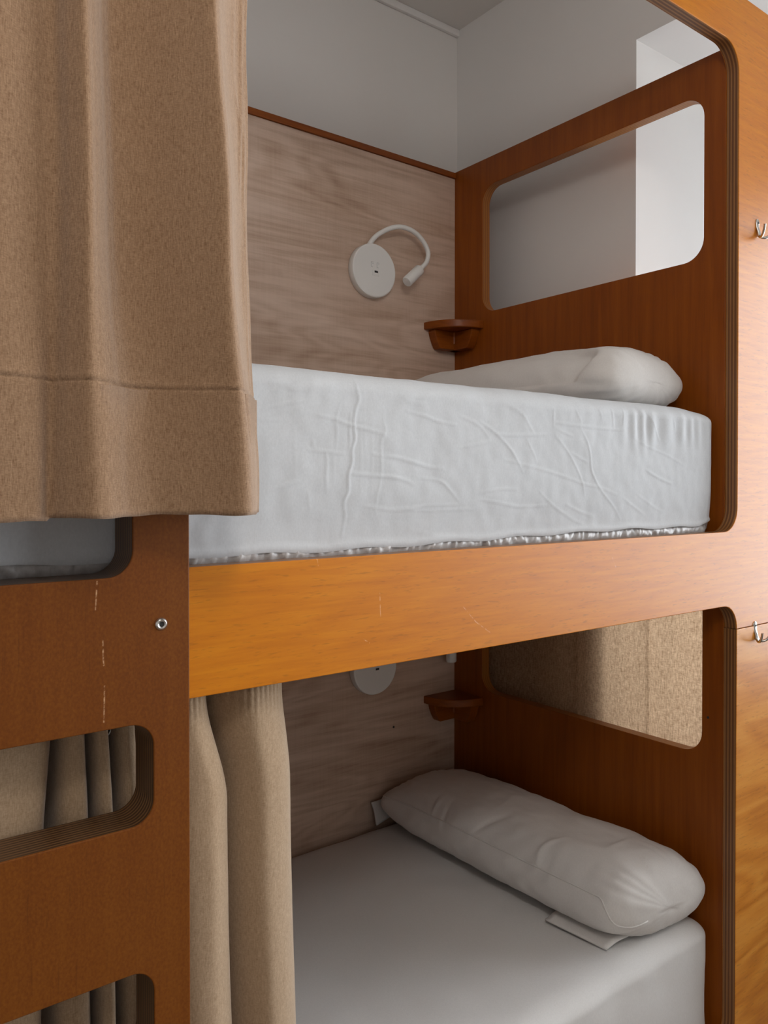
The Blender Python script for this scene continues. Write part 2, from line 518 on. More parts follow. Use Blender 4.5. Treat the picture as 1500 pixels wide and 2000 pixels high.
board('end_panel', [rpoly([(YB + .0005, 0), (2.060, 0), (2.060, 2.5085), (YB + .0005, 2.5085)]), hole(2.036, 2.424), hole(0.864, 1.252)], 'X', XE, XE2, [m_end, m_ply_x], bed)
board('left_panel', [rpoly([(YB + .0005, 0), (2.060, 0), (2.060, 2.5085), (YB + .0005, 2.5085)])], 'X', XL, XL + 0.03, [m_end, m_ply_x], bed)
box('back_panel', XL + .031, XE - .0005, YH, YH + 0.018, 1.36, 2.487, m_lam, bed)
box('back_panel', XL + .031, XE - .0005, YH, YH + 0.018, 0.18, 1.355, m_lam, bed)
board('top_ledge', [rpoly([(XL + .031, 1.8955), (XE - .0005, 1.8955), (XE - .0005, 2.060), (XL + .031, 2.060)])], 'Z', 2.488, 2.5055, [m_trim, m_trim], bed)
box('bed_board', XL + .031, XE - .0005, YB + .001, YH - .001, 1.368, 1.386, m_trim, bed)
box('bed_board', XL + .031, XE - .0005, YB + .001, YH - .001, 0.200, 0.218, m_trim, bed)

for q in ((1.489, YH - .0006, 0.766), ):
    bm = bmesh.new(); add_tube(bm, [(q[0], q[1] + .0003, q[2]), (q[0], q[1] - .0006, q[2])], 0.0034, 12); bm_obj('screw', bm, m_socket, bed, 40)
bm = bmesh.new(); add_tube(bm, [(XE + .0003, 1.020, 0.955), (XE - .0009, 1.020, 0.955)], 0.0030, 12); bm_obj('screw', bm, m_socket, bed, 40)

# ladder: thick board with cut steps
ladder = thing('bunk_ladder', 'dark reddish brown plywood ladder board with rounded step holes left of the berths', 'ladder', LAD)
YL = 0.9192
x1 = XLAD - 0.0007
slots = [rpoly([(-0.03, 1.394, .03), (0.331, 1.394, .03), (0.331, 2.30, .03), (-0.03, 2.30, .03)])]
for z0, z1 in ((1.098, 1.2185), (0.802, 0.9235), (0.506, 0.628), (0.21, 0.332)):
    slots.append(rpoly([(-0.055, z0, .028), (0.356, z0, .028), (0.356, z1, .028), (-0.055, z1, .028)]))
board('ladder_board', [rpoly([(-0.13, 0), (x1, 0), (x1, 2.45, .04), (-0.13, 2.45, .04)])] + slots, 'Y', YL, YB, [m_ladder, m_ply_l], ladder)
# bolt head with hexagon socket
bm = bmesh.new()
prof = [(0.0030, 0.0012), (0.0034, -0.0024), (0.0052, -0.0030), (0.0062, -0.0022), (0.0075, -0.0010), (0.0078, 0.0006)]
rings = []
for r, y in prof:
    rings.append([bm.verts.new((0.3655 + r * math.cos(2 * math.pi * k / 24), YL + y, 1.3345 + r * math.sin(2 * math.pi * k / 24))) for k in range(24)])
for a, b in zip(rings, rings[1:]):
    for k in range(24):
        bm.faces.new((a[k], a[(k + 1) % 24], b[(k + 1) % 24], b[k]))
bolt = bm_obj('bolt', bm, m_steel, ladder, 50)
bm = bmesh.new()
hx = [bm.verts.new((0.3655 + 0.0033 * math.cos(math.pi / 3 * k), YL - 0.0004, 1.3345 + 0.0033 * math.sin(math.pi / 3 * k))) for k in range(6)]
bm.faces.new(hx)
bm_obj('socket', bm, m_socket, bolt)

# ------------------------------------------------------------------ soft things
def fbm(x, y, z, s, seed=0.0):
    return noise.noise(Vector((x * s + seed, y * s + 1.7 * seed, z * s - seed)))

def stroke_field(A, B, strokes, sig):
    """sum of soft creases along polylines, evaluated at points (A, B)"""
    out = np.zeros_like(A)
    for pts, w in strokes:
        P = np.array(pts, float)
        P = catmull(P, 6 * len(P)) if len(P) > 2 else P
        d2 = np.full_like(A, 1e9)
        tt = np.zeros_like(A)
        n = len(P) - 1
        for i in range(n):
            a, b = P[i], P[i + 1]
            e = b - a
            L2 = e @ e + 1e-12
            t = np.clip(((A - a[0]) * e[0] + (B - a[1]) * e[1]) / L2, 0, 1)
            q = (A - a[0] - t * e[0]) ** 2 + (B - a[1] - t * e[1]) ** 2
            mk = q < d2
            d2 = np.where(mk, q, d2); tt = np.where(mk, (i + t) / n, tt)
        fade = np.sin(np.clip(tt, 0.06, 0.94) * math.pi) ** 0.5
        out += w * fade * np.exp(-d2 / (2 * sig * sig))
    return out

def rounded_sheet(xs, ys, zs, r, rv):
    """five sides of a rounded block (open below) on given coordinate lists; returns verts, faces"""
    xs, ys, zs = map(np.array, (xs, ys, zs))
    idx = {}; V = []; Fc = []
    def vid(i, j, k):
        if (i, j, k) not in idx:
            p = np.array((xs[i], ys[j], zs[k]), float)
            lo = np.array((xs[0] + rv, ys[0] + rv, -1e9)); hi = np.array((xs[-1] - rv, ys[-1] - rv, zs[-1] - r))
            c = np.minimum(np.maximum(p, lo), hi)
            d = p - c
            # round vertical corners with rv, top edges with r
            dh = d.copy(); dh[2] = 0
            if d[2] > 0:
                s = np.array((d[0] / rv, d[1] / rv, d[2] / r))
                mx = np.abs(s).max()
                L = np.linalg.norm(s)
                if L > 1e-9:
                    s = s * (mx / L)
                p = c + s * np.array((rv, rv, r))
            else:
                s = np.array((d[0] / rv, d[1] / rv, 0)); mx = np.abs(s).max(); L = np.linalg.norm(s)
                if L > 1e-9:
                    s = s * (mx / L)
                    p = np.array((c[0] + s[0] * rv, c[1] + s[1] * rv, p[2]))
            idx[(i, j, k)] = len(V); V.append(p)
        return idx[(i, j, k)]
    nx, ny, nz = len(xs), len(ys), len(zs)
    for i in range(nx - 1):
        for k in range(nz - 1):
            Fc.append((vid(i, 0, k), vid(i + 1, 0, k), vid(i + 1, 0, k + 1), vid(i, 0, k + 1)))
            Fc.append((vid(i + 1, ny - 1, k), vid(i, ny - 1, k), vid(i, ny - 1, k + 1), vid(i + 1, ny - 1, k + 1)))
    for j in range(ny - 1):
        for k in range(nz - 1):
            Fc.append((vid(0, j + 1, k), vid(0, j, k), vid(0, j, k + 1), vid(0, j + 1, k + 1)))
            Fc.append((vid(nx - 1, j, k), vid(nx - 1, j + 1, k), vid(nx - 1, j + 1, k + 1), vid(nx - 1, j, k + 1)))
    for i in range(nx - 1):
        for j in range(ny - 1):
            Fc.append((vid(i, j, nz - 1), vid(i + 1, j, nz - 1), vid(i + 1, j + 1, nz - 1), vid(i, j + 1, nz - 1)))
    return np.array(V), Fc

def spaced(*parts):
    out = []
    for a, b, st in parts:
        n = max(1, int(round((b - a) / st)))
        out += [a + (b - a) * i / n for i in range(n)]
    out.append(parts[-1][1])
    return out

SHEET_CREASES = [
    ([(0.704,1.666),(0.702,1.647),(0.706,1.633),(0.699,1.616),(0.695,1.594),(0.698,1.573),(0.692,1.554),(0.692,1.535),(0.685,1.516),(0.686,1.494),(0.679,1.475),(0.683,1.454),(0.678,1.433)], 1.1),
    ([(0.69,1.61),(0.688,1.582),(0.689,1.568),(0.686,1.549)], 0.8),
    ([(0.67,1.619),(0.663,1.6),(0.665,1.576),(0.662,1.557)], 0.45),
    ([(0.753,1.621),(0.752,1.602),(0.756,1.585),(0.747,1.57),(0.747,1.536),(0.746,1.511),(0.739,1.475),(0.741,1.455)], 0.45),
    ([(0.644,1.552),(0.647,1.534),(0.645,1.515),(0.647,1.492)], 0.6),
    ([(0.548,1.648),(0.573,1.646),(0.589,1.64),(0.613,1.639),(0.64,1.638)], 0.8),
    ([(0.631,1.604),(0.662,1.6),(0.69,1.592),(0.723,1.587),(0.753,1.581)], 0.9),
    ([(0.615,1.553),(0.645,1.551),(0.676,1.549)], 0.6),
    ([(0.732,1.549),(0.778,1.545),(0.81,1.539),(0.843,1.532),(0.877,1.529)], 1.1),
    ([(0.688,1.52),(0.717,1.517),(0.762,1.515),(0.794,1.51),(0.814,1.503)], 1.0),
    ([(0.548,1.492),(0.568,1.499),(0.597,1.507)], 0.7),
    ([(0.797,1.636),(0.836,1.633)], 0.6),
    ([(0.8,1.62),(0.837,1.614),(0.87,1.606),(0.905,1.603)], 0.8),
    ([(0.916,1.618),(0.96,1.604),(0.983,1.583)], 0.5),
    ([(0.913,1.564),(0.987,1.578)], 0.5),
    ([(0.823,1.514),(0.871,1.508),(0.895,1.491),(0.913,1.474)], 0.7),
    ([(0.717,1.47),(0.778,1.462),(0.843,1.468),(0.909,1.469)], 0.7),
    ([(0.794,1.462),(0.86,1.46),(0.949,1.461)], 0.5),
    ([(0.807,1.436),(0.878,1.424),(0.906,1.424)], 0.4),
    ([(0.528,1.425),(0.605,1.424),(0.637,1.424)], 0.4),
    ([(0.541,1.608),(0.579,1.618),(0.613,1.624)], 0.35),
    ([(0.541,1.592),(0.579,1.595)], 0.35),
    ([(0.621,1.569),(0.625,1.556)], 0.5),
    ([(0.591,1.6),(0.593,1.51)], 0.15),
    ([(0.615,1.492),(0.618,1.469)], 0.3),
    ([(0.659,1.546),(0.659,1.499)], 0.2),
    ([(0.708,1.607),(0.708,1.487)], 0.2),
    ([(0.73,1.603),(0.73,1.487)], 0.2),
    ([(0.714,1.612),(0.717,1.554)], 0.2),
    ([(0.991,1.658),(1.035,1.643),(1.066,1.629),(1.089,1.605),(1.098,1.596)], 0.7),
    ([(0.962,1.611),(1.0,1.592),(1.039,1.563),(1.069,1.526)], 0.8),
    ([(1.0,1.592),(1.026,1.59),(1.071,1.592),(1.127,1.595)], 0.7),
    ([(1.022,1.547),(1.075,1.538),(1.141,1.527),(1.201,1.514),(1.242,1.504),(1.291,1.497),(1.341,1.483)], 0.6),
    ([(1.075,1.589),(1.094,1.564),(1.106,1.545)], 0.5),
    ([(1.156,1.595),(1.191,1.567),(1.219,1.534),(1.235,1.508),(1.243,1.484)], 0.7),
    ([(1.226,1.614),(1.247,1.588),(1.258,1.562),(1.264,1.528),(1.291,1.494),(1.335,1.459),(1.361,1.434)], 0.8),
    ([(1.156,1.619),(1.216,1.616),(1.296,1.614),(1.369,1.614)], 0.7),
    ([(1.161,1.607),(1.206,1.595)], 0.5),
    ([(1.201,1.564),(1.253,1.545)], 0.5),
    ([(1.398,1.599),(1.446,1.583),(1.522,1.565),(1.589,1.543)], 0.5),
    ([(1.441,1.534),(1.484,1.518),(1.536,1.505)], 1.0),
    ([(1.113,1.491),(1.156,1.462),(1.212,1.438),(1.253,1.425)], 0.6),
    ([(1.191,1.465),(1.232,1.451),(1.275,1.441)], 0.6),
    ([(0.962,1.477),(1.013,1.47),(1.067,1.463),(1.142,1.465)], 0.6),
    ([(0.962,1.489),(1.013,1.495),(1.057,1.494)], 0.5),
    ([(1.243,1.43),(1.353,1.42),(1.523,1.417)], 0.5),
    ([(1.364,1.476),(1.411,1.454),(1.447,1.439)], 0.5),
    ([(1.411,1.483),(1.472,1.457),(1.51,1.445)], 0.4),
    ([(1.151,1.643),(1.151,1.614)], 0.7),
    ([(1.329,1.654),(1.334,1.616)], 0.9),
    ([(1.368,1.66),(1.363,1.624)], 0.8),
    ([(1.446,1.654),(1.471,1.626),(1.49,1.597)], 1.0),
    ([(1.541,1.644),(1.548,1.622)], 0.9),
    ([(1.284,1.655),(1.295,1.635)], 0.6),
    ([(1.211,1.65),(1.231,1.621)], 0.6),
]

def make_mattress(label, z0, z1, x1, yf, creases, group):
    t = thing('mattress', label, 'mattress', (0.7, 1.44, z0), group)
    x0, yb = XL + 0.04, YH - 0.010
    fine = bool(creases)
    xs = spaced((x0, x0 + .06, .012), (x0 + .06, 0.16, .03), (0.16, x1 - .06, .0026 if fine else .012), (x1 - .06, x1, .006))
    ys = spaced((yf, yf + .05, .005), (yf + .05, yb - .05, .03), (yb - .05, yb, .012))
    zs = spaced((z0 + .030, z1 - .05, .0026 if fine else .01), (z1 - .05, z1, .004))
    V, Fc = rounded_sheet(xs, ys, zs, 0.036, 0.058)
    X, Y, Z = V[:, 0].copy(), V[:, 1].copy(), V[:, 2].copy()
    front = np.clip(1 - (Y - yf) / 0.035, 0, 1) * np.clip((z1 + .012 - Z) / 0.035, 0, 1)
    top = np.clip((Z - (z1 - .03)) / 0.03, 0, 1)
    inner = np.clip((x1 - X) / 0.06, 0, 1)
    lump = np.array([fbm(a, b, c, 9, 2.3) for a, b, c in V]) * 0.0035 + np.array([fbm(a, b, c, 26, 5.1) for a, b, c in V]) * 0.0012
    zn = (Z - z0) / (z1 - z0)
    belly = 0.0
    if fine:
        cre = stroke_field(X, Z, creases, 0.0014) * 0.0013
        fuzz = np.array([fbm(a * 1.2, b, c, 40, 8.4) for a, b, c in V]) * 0.0006
        V[:, 1] -= front * (cre + fuzz + lump * 0.6 * inner)
        V[:, 1] += front * (0.006 * np.exp(-((zn - 0.12) / 0.16) ** 2))
        # soft pleats hanging from the upper edge by the pillow
        pl = np.exp(-((X - 1.50) / 0.16) ** 2) * np.exp(-((zn - .80) / 0.12) ** 2)
        V[:, 1] -= front * pl * 0.0022 * np.sin(X * 150 + 2 * np.sin(X * 31))
    else:
        V[:, 1] -= front * lump
    V[:, 2] += top * (lump * 0.8 - 0.016 * np.clip((X - (x1 - .16)) / .16, 0, 1) ** 2)
    if not fine:      # worn soft berth: a shallow hollow and a raised corner
        V[:, 2] -= top * 0.014 * np.exp(-((X - 0.95) / 0.5) ** 2 - ((Y - 1.45) / 0.3) ** 2)
        V[:, 2] += top * (0.010 * np.exp(-((X - 1.66) / 0.07) ** 2 - ((Y - 1.05) / 0.07) ** 2))
    # hem line of the fitted sheet
    low = zs[0]
    k = np.abs(Z - low) < 1e-6
    hem = 0.0035 * np.sin(X * 5 + 1.0) + 0.002 * np.sin(X * 37) - 0.004 * np.clip((0.75 - X) / 0.6, -0.2, 1)
    w = np.clip(1 - (Z - low) / 0.03, 0, 1)
    V[:, 2] += (hem - 0.010) * w
    lift = 0.012 * np.exp(-((X - (x1 - .03)) / 0.05) ** 2)
    V[:, 2] += lift * w
    # rolled elastic edge
    V[:, 1] -= np.where(Y < yf + .03, 0.0022 * np.exp(-((Z - low - .004) / 0.004) ** 2), 0)
    sh = from_py('fitted_sheet', V, Fc, m_sheet if fine else m_sheet_low, t, 180)
    # gathered underside of the cover, showing as a strip below the sheet
    n = 900
    s = np.linspace(0, 1, n)
    xa = x0 + .05; xb = x1 - .07; r = 0.055
    path = []
    yi = yf + .011
    for q in s:
        d = q * ((xb - xa) + r * 1.57 + 0.4)
        if d < xb - xa:
            path.append((xa + d, yi, 0, -1))
        elif d < xb - xa + r * 1.57:
            a = (d - (xb - xa)) / r
            path.append((xb + r * math.sin(a), yi + r - r * math.cos(a), math.sin(a), -math.cos(a)))
        else:
            path.append((xb + r, yi + r + d - (xb - xa) - r * 1.57, 1, 0))
    P = np.array(path)
    rows = 8
    W = []
    for j in range(rows):
        v = j / (rows - 1)
        z = z0 + 0.001 + v * 0.034
        rip = np.array([noise.noise(Vector((q * 210 + v * 2.4 * math.sin(q * 37), q * 19, v * 1.1))) + 0.6 * noise.noise(Vector((q * 420 - v * 3.0, 7.0, v * 1.6))) for q in s])
        off = 0.0052 * rip * (1 - .45 * v) + 0.006 * math.sin(math.pi * min(1, v * 1.15)) - 0.004 * v
        W.append(np.stack([P[:, 0] + P[:, 2] * off, np.maximum(P[:, 1] + P[:, 3] * off, yf - .0005), np.full(n, z)], 1))
    from_py('gathered_edge', np.concatenate(W), grid_faces(rows, n), m_satin, t, 180)
    bm = bmesh.new()
    add_box(bm, x0 + .012, x1 - .012, yf + .012, yb - .012, z0, z1 - .02, 0.03, 3)
    bm_obj('mattress_core', bm, m_satin, t, 40)
    return t

make_mattress('white sheeted mattress of the upper berth with creased side and gathered hem', 1.3870, 1.6790, 1.7330, 0.9860, SHEET_CREASES, None)
make_mattress('smooth white sheeted mattress of the lower berth under the long pillow', 0.2190, 0.4930, 1.7320, 0.9960, None, None)

def make_pillow(name, label, c, hl, hw, H, zb, nu=190, nv=150, squash=0.42, flat=0.010, end=(5.0, 5.0), tilt=None, strokes=None, skew=0.0, seed=0.0, shape=None, shear=0.0, dent=False):
    """pillow lying along Y: c = centre (x, y), hl / hw half length / width, H thickness, zb height it rests on"""
    t = thing(name, label, 'pillow', (c[0], c[1], zb))
    tv = np.linspace(-1, 1, nu)
    tv = np.sign(tv) * (1 - (1 - np.abs(tv)) ** 1.7)
    th = np.linspace(0, 2 * math.pi, nv, endpoint=False)
    V = np.zeros((nu, nv, 3))
    for i, s in enumerate(tv):
        e = end[0] if s < 0 else end[1]
        hh = max(0.0, 1 - abs(s) ** e) ** 0.5
        ww = (1 - 0.06 * abs(s) ** 6) * max(0.0, 1 - abs(s) ** 26) ** 0.27
        cx = np.cos(th); sz = np.sin(th)
        px = np.sign(cx) * np.abs(cx) ** 0.80
        pz = np.sign(sz) * np.abs(sz) ** 0.90
        x = hw * ww * px
        z = H * hh * np.where(pz > 0, pz * (1 - squash), pz * squash)
        y = s * hl + (0.016 * (np.abs(px) ** 3) * abs(s) ** 5 if s > 0 else 0.0) + 0 * px - shear * x * max(0.0, -s)
        V[i, :, 0] = x; V[i, :, 1] = y; V[i, :, 2] = z
    X, Y, Z = V[..., 0], V[..., 1], V[..., 2]
    if shape:
        shape(V, tv, th, hl, hw, H)
    P = V.reshape(-1, 3)
    nrm = P / (np.array((hw, hl, H * .5)) ** 2); nrm /= np.linalg.norm(nrm, axis=1)[:, None] + 1e-9
    nz = np.array([fbm(a, b * .7, d, 11, seed + 3.0) for a, b, d in P]) * 0.006 + np.array([fbm(a * 1.3, b, d, 30, seed + 9.0) for a, b, d in P]) * 0.0022
    # end gathers
    en = np.clip((np.abs(P[:, 1]) / hl - 0.72) / 0.28, 0, 1)
    ang = np.arctan2(P[:, 2], P[:, 0])
    nz += en * (1 - en) * 0.012 * np.sin(ang * 22 + 3 * np.sin(ang * 5 + seed) + P[:, 1] * 20) * 0.5
    if strokes:
        nz += stroke_field(P[:, 1], ang * 0.10, [([(q[0], q[1] * 0.10) for q in pts], w) for pts, w in strokes], 0.0040) * 0.0042
    if dent:
        y0 = -0.345 + 0.13 * np.clip((2.75 - ang) / .6, 0, 1.3) ** 2 + 0.03 * np.clip((np.abs(ang) - 2.75) / .4, 0, 1)
        q = (P[:, 1] - y0)
        side = np.clip((ang - 1.95) / .5, 0, 1) + (ang < -2.2)
        nz -= 0.020 / (1 + np.exp(-np.clip(q / 0.004, -40, 40))) * np.exp(-np.clip(q, 0, 9) / 0.16) * np.clip(side, 0, 1)
    P = P + nrm * nz[:, None]
    if tilt:
        ca, sa = math.cos(tilt), math.sin(tilt)
        P = np.stack([P[:, 0] * ca - P[:, 2] * sa, P[:, 1], P[:, 0] * sa + P[:, 2] * ca], 1)
    P[:, 0] += skew * P[:, 1]
    zmin = -H * squash + flat
    P[:, 2] = np.where(P[:, 2] < zmin, zmin + (P[:, 2] - zmin) * 0.05, P[:, 2])
    P[:, 2] -= P[:, 2].min()
    P += np.array((c[0], c[1], zb))
    Fc = grid_faces(nu, nv, True)
    for base, rev in ((0, True), ((nu - 1) * nv, False)):
        f = tuple(range(base, base + nv))
        Fc.append(f[::-1] if rev else f)
    body = from_py('pillowcase', P, Fc, m_pillow, t, 180)
    return t, P.reshape(nu, nv, 3), tv, th

# upper pillow: a soft fold runs down its near end
pu, PU, tvu, thu = make_pillow('pillow', 'white pillow on the upper mattress with a folded dent in its side', (1.555, 1.456), 0.415, 0.160, 0.165, 1.681, seed=2.0, end=(8.0, 6.0), flat=0.02,
    dent=True)
# lower pillow
pw, PW, tvw, thw = make_pillow('pillow', 'long plump white pillow with side seam on the lower mattress', (1.558, 1.438), 0.434, 0.155, 0.178, 0.4985, seed=6.0, shear=0.16, end=(13.0, 5.0), squash=0.45, flat=0.012, skew=-0.02,
    strokes=[([(-0.02, 2.3), (0.03, 2.8)], -1.0), ([(-0.20, 2.2), (-0.17, 2.6), (-0.18, 2.9)], 1.0), ([(0.16, 2.5), (0.14, 3.0)], -0.9), ([(0.20, 2.4), (0.19, 2.9)], 0.8),
             ([(-0.15, 1.5), (-0.24, 2.0)], 0.7), ([(-0.30, 1.2), (-0.30, 2.0)], 0.6), ([(0.05, 1.3), (0.02, 2.3)], 0.6)])
bm = bmesh.new()
seam = []
for i in range(4, len(tvw) - 16, 2):
    a = 160 + 60 * max(0.0, (-tvw[i] - 0.86) / 0.14) ** 1.5
    q = a / 360 * len(thw)
    k = int(q); u = q - k
    p = PW[i, k % len(thw)] * (1 - u) + PW[i, (k + 1) % len(thw)] * u
    seam.append(p + np.array((-0.0006, 0, 0.0004)))
add_tube(bm, seam, 0.0018, 6)
bm_obj('seam', bm, m_pillow, pw, 180)
def flap(pts, n, mthick, parent, waves=0.003):
    """loose tongue of the pillowcase: quad patch with soft waves, corners given"""
    a, b, c, d = [np.array(p) for p in pts]
    V = []
    for i in range(n):
        for j in range(n):
            u, v = i / (n - 1), j / (n - 1)
            p = (a * (1 - u) + b * u) * (1 - v) + (d * (1 - u) + c * u) * v
            w = waves * math.sin(u * 7 + v * 3) * math.sin(math.pi * v)
            V.append((p[0] + w * .4, p[1] + w * .3, p[2] + abs(w)))
    return from_py('pillowcase_flap', V, grid_faces(n, n), m_pillow, parent, 180, solid=mthick)
flap([(1.404, 1.225, 0.4985), (1.418, 1.065, 0.4985), (1.50, 1.055, 0.512), (1.48, 1.225, 0.505)], 14, 0.004, pw)
flap([(1.402, 1.872, 0.497), (1.470, 1.880, 0.510), (1.475, 1.886, 0.565), (1.398, 1.893, 0.560)], 14, 0.006, pw, 0.006)

# ------------------------------------------------------------------ curtains
def cloth_rows(rows, ns, nz, zs=None, noise_amp=0.0012, seed=0.0, extra=None):
    """rows: list of (z, [(x, y), ...]) from top to bottom, same number of points each"""
    zt = [r[0] for r in rows]
    C = [catmull(r[1], ns) for r in rows]
    zs = zs if zs is not None else np.linspace(zt[0], zt[-1], nz)
    out = []
    for z in zs:
        k = 0
        while k < len(zt) - 2 and z < zt[k + 1]:
            k += 1
        u = np.clip((zt[k] - z) / (zt[k] - zt[k + 1]), 0, 1)
        u = u * u * (3 - 2 * u) if len(rows) > 2 else u
        c = C[k] * (1 - u) + C[k + 1] * u
        out.append(np.column_stack([c, np.full(ns, z)]))
    V = np.array(out)
    P = V.reshape(-1, 3)
    P[:, 1] += np.array([fbm(a, 0, b * .45, 14, seed) for a, _, b in P]) * noise_amp * 2 + np.array([fbm(a, 0, b * .6, 45, seed + 3) for a, _, b in P]) * noise_amp * 0.6
    return P, len(zs)

curt = thing('curtain', 'tan linen curtain with sewn hem hanging in front of the upper berth and ladder', 'curtain', (0.16, 0.88, 1.467))
left = [(-0.16, .884), (-0.10, .862), (-0.03, .886), (.05, .862), (.11, .880), (.165, .872)]
topr = left + [(.205, .877), (.228, .879), (.240, .870), (.251, .8635), (.262, .8685), (.272, .8755), (.282, .8825), (.296, .887), (.325, .883), (.362, .868), (.384, .858), (.394, .859), (.408, .868), (.424, .878), (.446, .888), (.466, .893)]
midr = left + [(.205, .877), (.230, .879), (.243, .870), (.255, .8635), (.266, .8685), (.277, .8755), (.288, .8825), (.304, .887), (.340, .883), (.378, .867), (.400, .857), (.410, .859), (.422, .868), (.436, .878), (.452, .887), (.465, .892)]
botr = left + [(.205, .873), (.224, .880), (.240, .872), (.256, .864), (.272, .864), (.290, .870), (.308, .877), (.335, .881), (.365, .876), (.398, .867), (.420, .859), (.434, .859), (.448, .867), (.460, .876), (.470, .885), (.478, .890)]
zs = spaced((1.467, 1.600, .006), (1.600, 1.618, .0015), (1.618, 2.60, .012))[::-1]
deep = lambda R: [(x, .893 - (.894 - y) * 2.0) for x, y in R]
topr, midr, botr = deep(topr), deep(midr), deep(botr)
P, nr = cloth_rows([(2.60, topr), (2.06, topr), (1.80, midr), (1.467, botr)], 300, None, zs, 0.0011, 4.0)
X, Z = P[:, 0].copy(), P[:, 2].copy()
P[:, 1] += 0.0020 * np.exp(-((Z - 1.609) / .0014) ** 2) * (0.7 + 0.3 * np.sin(X * 400)) - 0.0010 * np.exp(-((Z - 1.614) / .003) ** 2)
creases = [([(.455, 2.0), (.450, 1.92), (.447, 1.86)], 1.0), ([(.440, 1.98), (.452, 1.94), (.459, 1.98)], .7), ([(.458, 1.95), (.456, 1.84)], 1.0),
           ([(.461, 1.85), (.459, 1.70), (.462, 1.62)], .8), ([(.455, 1.80), (.453, 1.68)], .6), ([(.457, 2.1), (.455, 2.0)], .8), ([(.44, 2.08), (.437, 1.99)], .5)]
P[:, 1] -= stroke_field(X, Z, creases, 0.0022) * 0.0028
wob = 0.0009 * np.sin(X * 40) + 0.0004 * np.sin(X * 133) - 0.0035 * np.clip((.225 - X) / .004, 0, 1)
P[:, 2] += wob * np.clip(1 - (Z - 1.467) / .1, 0, 1)
P[:, 0] += 0.0012 * np.sin(Z * 30) * np.clip((X - .44) / .03, 0, 1)
from_py('curtain_cloth', P, grid_faces(nr, 300), m_curtain, curt, 180, solid=0.0018)
# turned-up hem seen from below
n = 300
bot = P.reshape(nr, n, 3)[-1]
hemv = np.concatenate([bot + np.array((0, 0.0035, 0.0004)), bot + np.array((0, 0.0038, 0.14))])
from_py('hem_lining', hemv, grid_faces(2, n), m_curtain, curt, 180, solid=0.0010)

rod = thing('curtain_rod', 'steel rod above the upper berth carrying the tan curtain', 'curtain rod', (0.6, YF, 2.57))
bm = bmesh.new(); add_tube(bm, [(-.30, .876, 2.61), (1.30, .876, 2.61)], 0.008, 14); bm_obj('rod', bm, m_steel, rod, 40)
for xx in (-.28, 1.28):
    bm = bmesh.new(); add_tube(bm, [(xx, .876, 2.602), (xx, .876, 2.585), (xx, YF - .0006, 2.585)], 0.005, 8); bm_obj('bracket', bm, m_steel, rod, 40)

# lower curtain, gathered at the ladder end inside the frame
cl = thing('curtain', 'beige linen curtain bunched in deep folds behind the ladder in the lower berth', 'curtain', (0.2, 1.03, 0.515))
lt = [(-.25, 1.03), (-.21, .995), (-.14, 1.00), (-.11, 1.045), (-.08, 1.05), (-.05, 1.0), (.04, .99), (.13, .994), (.20, .991), (.243, .995), (.262, 1.012), (.262, 1.052), (.270, 1.060), (.275, 1.015), (.284, .998), (.297, 1.0),
      (.303, 1.025), (.303, 1.055), (.310, 1.06), (.311, 1.02), (.318, 1.0), (.328, 1.004), (.334, 1.045), (.338, 1.06), (.342, 1.02), (.352, 1.0), (.364, 1.01), (.370, 1.05), (.385, 1.06), (.396, 1.03), (.412, 1.0),
      (.430, .990), (.447, .995), (.462, 1.010), (.471, 1.030), (.472, 1.050), (.477, 1.060), (.484, 1.038), (.503, 1.006), (.524, .990), (.550, .994), (.572, 1.006), (.588, 1.022), (.596, 1.034)]
kx = [-.25, .262, .303, .334, .370, .471, .596]
kb = [-.25, .243, .315, .348, .385, .517, .625]
lb = [(float(np.interp(x, kx, kb)), y + 0.002) for x, y in lt]
lm = [(x + 0.5 * (xb - x) + (0.012 if .42 < x < .47 else 0), y) for (x, y), (xb, _) in zip(lt, lb)]
P, nr = cloth_rows([(1.222, lt), (1.06, lm), (0.515, lb)], 620, 70, None, 0.0010, 11.0)
X, Z = P[:, 0].copy(), P[:, 2].copy()
P[:, 1] -= 0.0012 * np.sin(X * 700) * np.clip((Z - 1.17) / .05, 0, 1)
from_py('curtain_cloth', P, grid_faces(nr, 620), m_curtain_low, cl, 180, solid=0.0018)
for xx in (-.1, .336, .376):
    bm = bmesh.new()
    yy = 1.050 if xx < .56 else 1.02
    pts = [(xx, yy - .018 + .010 * math.sin(a), 1.190 + .007 * math.cos(a)) for a in np.linspace(0, 2 * math.pi, 15)]
    pts = [(xx + .005 * math.sin(a), yy - .022, 1.187 + .008 * math.cos(a)) for a in np.linspace(0, 1.85 * math.pi, 14)]
    add_tube(bm, pts + [(xx, yy - .012, 1.21), (xx, yy, 1.222)], 0.0012, 6)
    bm_obj('curtain_hook', bm, m_steel, cl, 180)
rod2 = thing('curtain_rod', 'steel rod under the upper berth carrying the bunched beige curtain', 'curtain rod', (0.7, 1.03, 1.23))
bm = bmesh.new(); add_tube(bm, [(XL + .031, 1.03, 1.230), (XE - .001, 1.03, 1.230)], 0.006, 12); bm_obj('rod', bm, m_steel, rod2, 40)

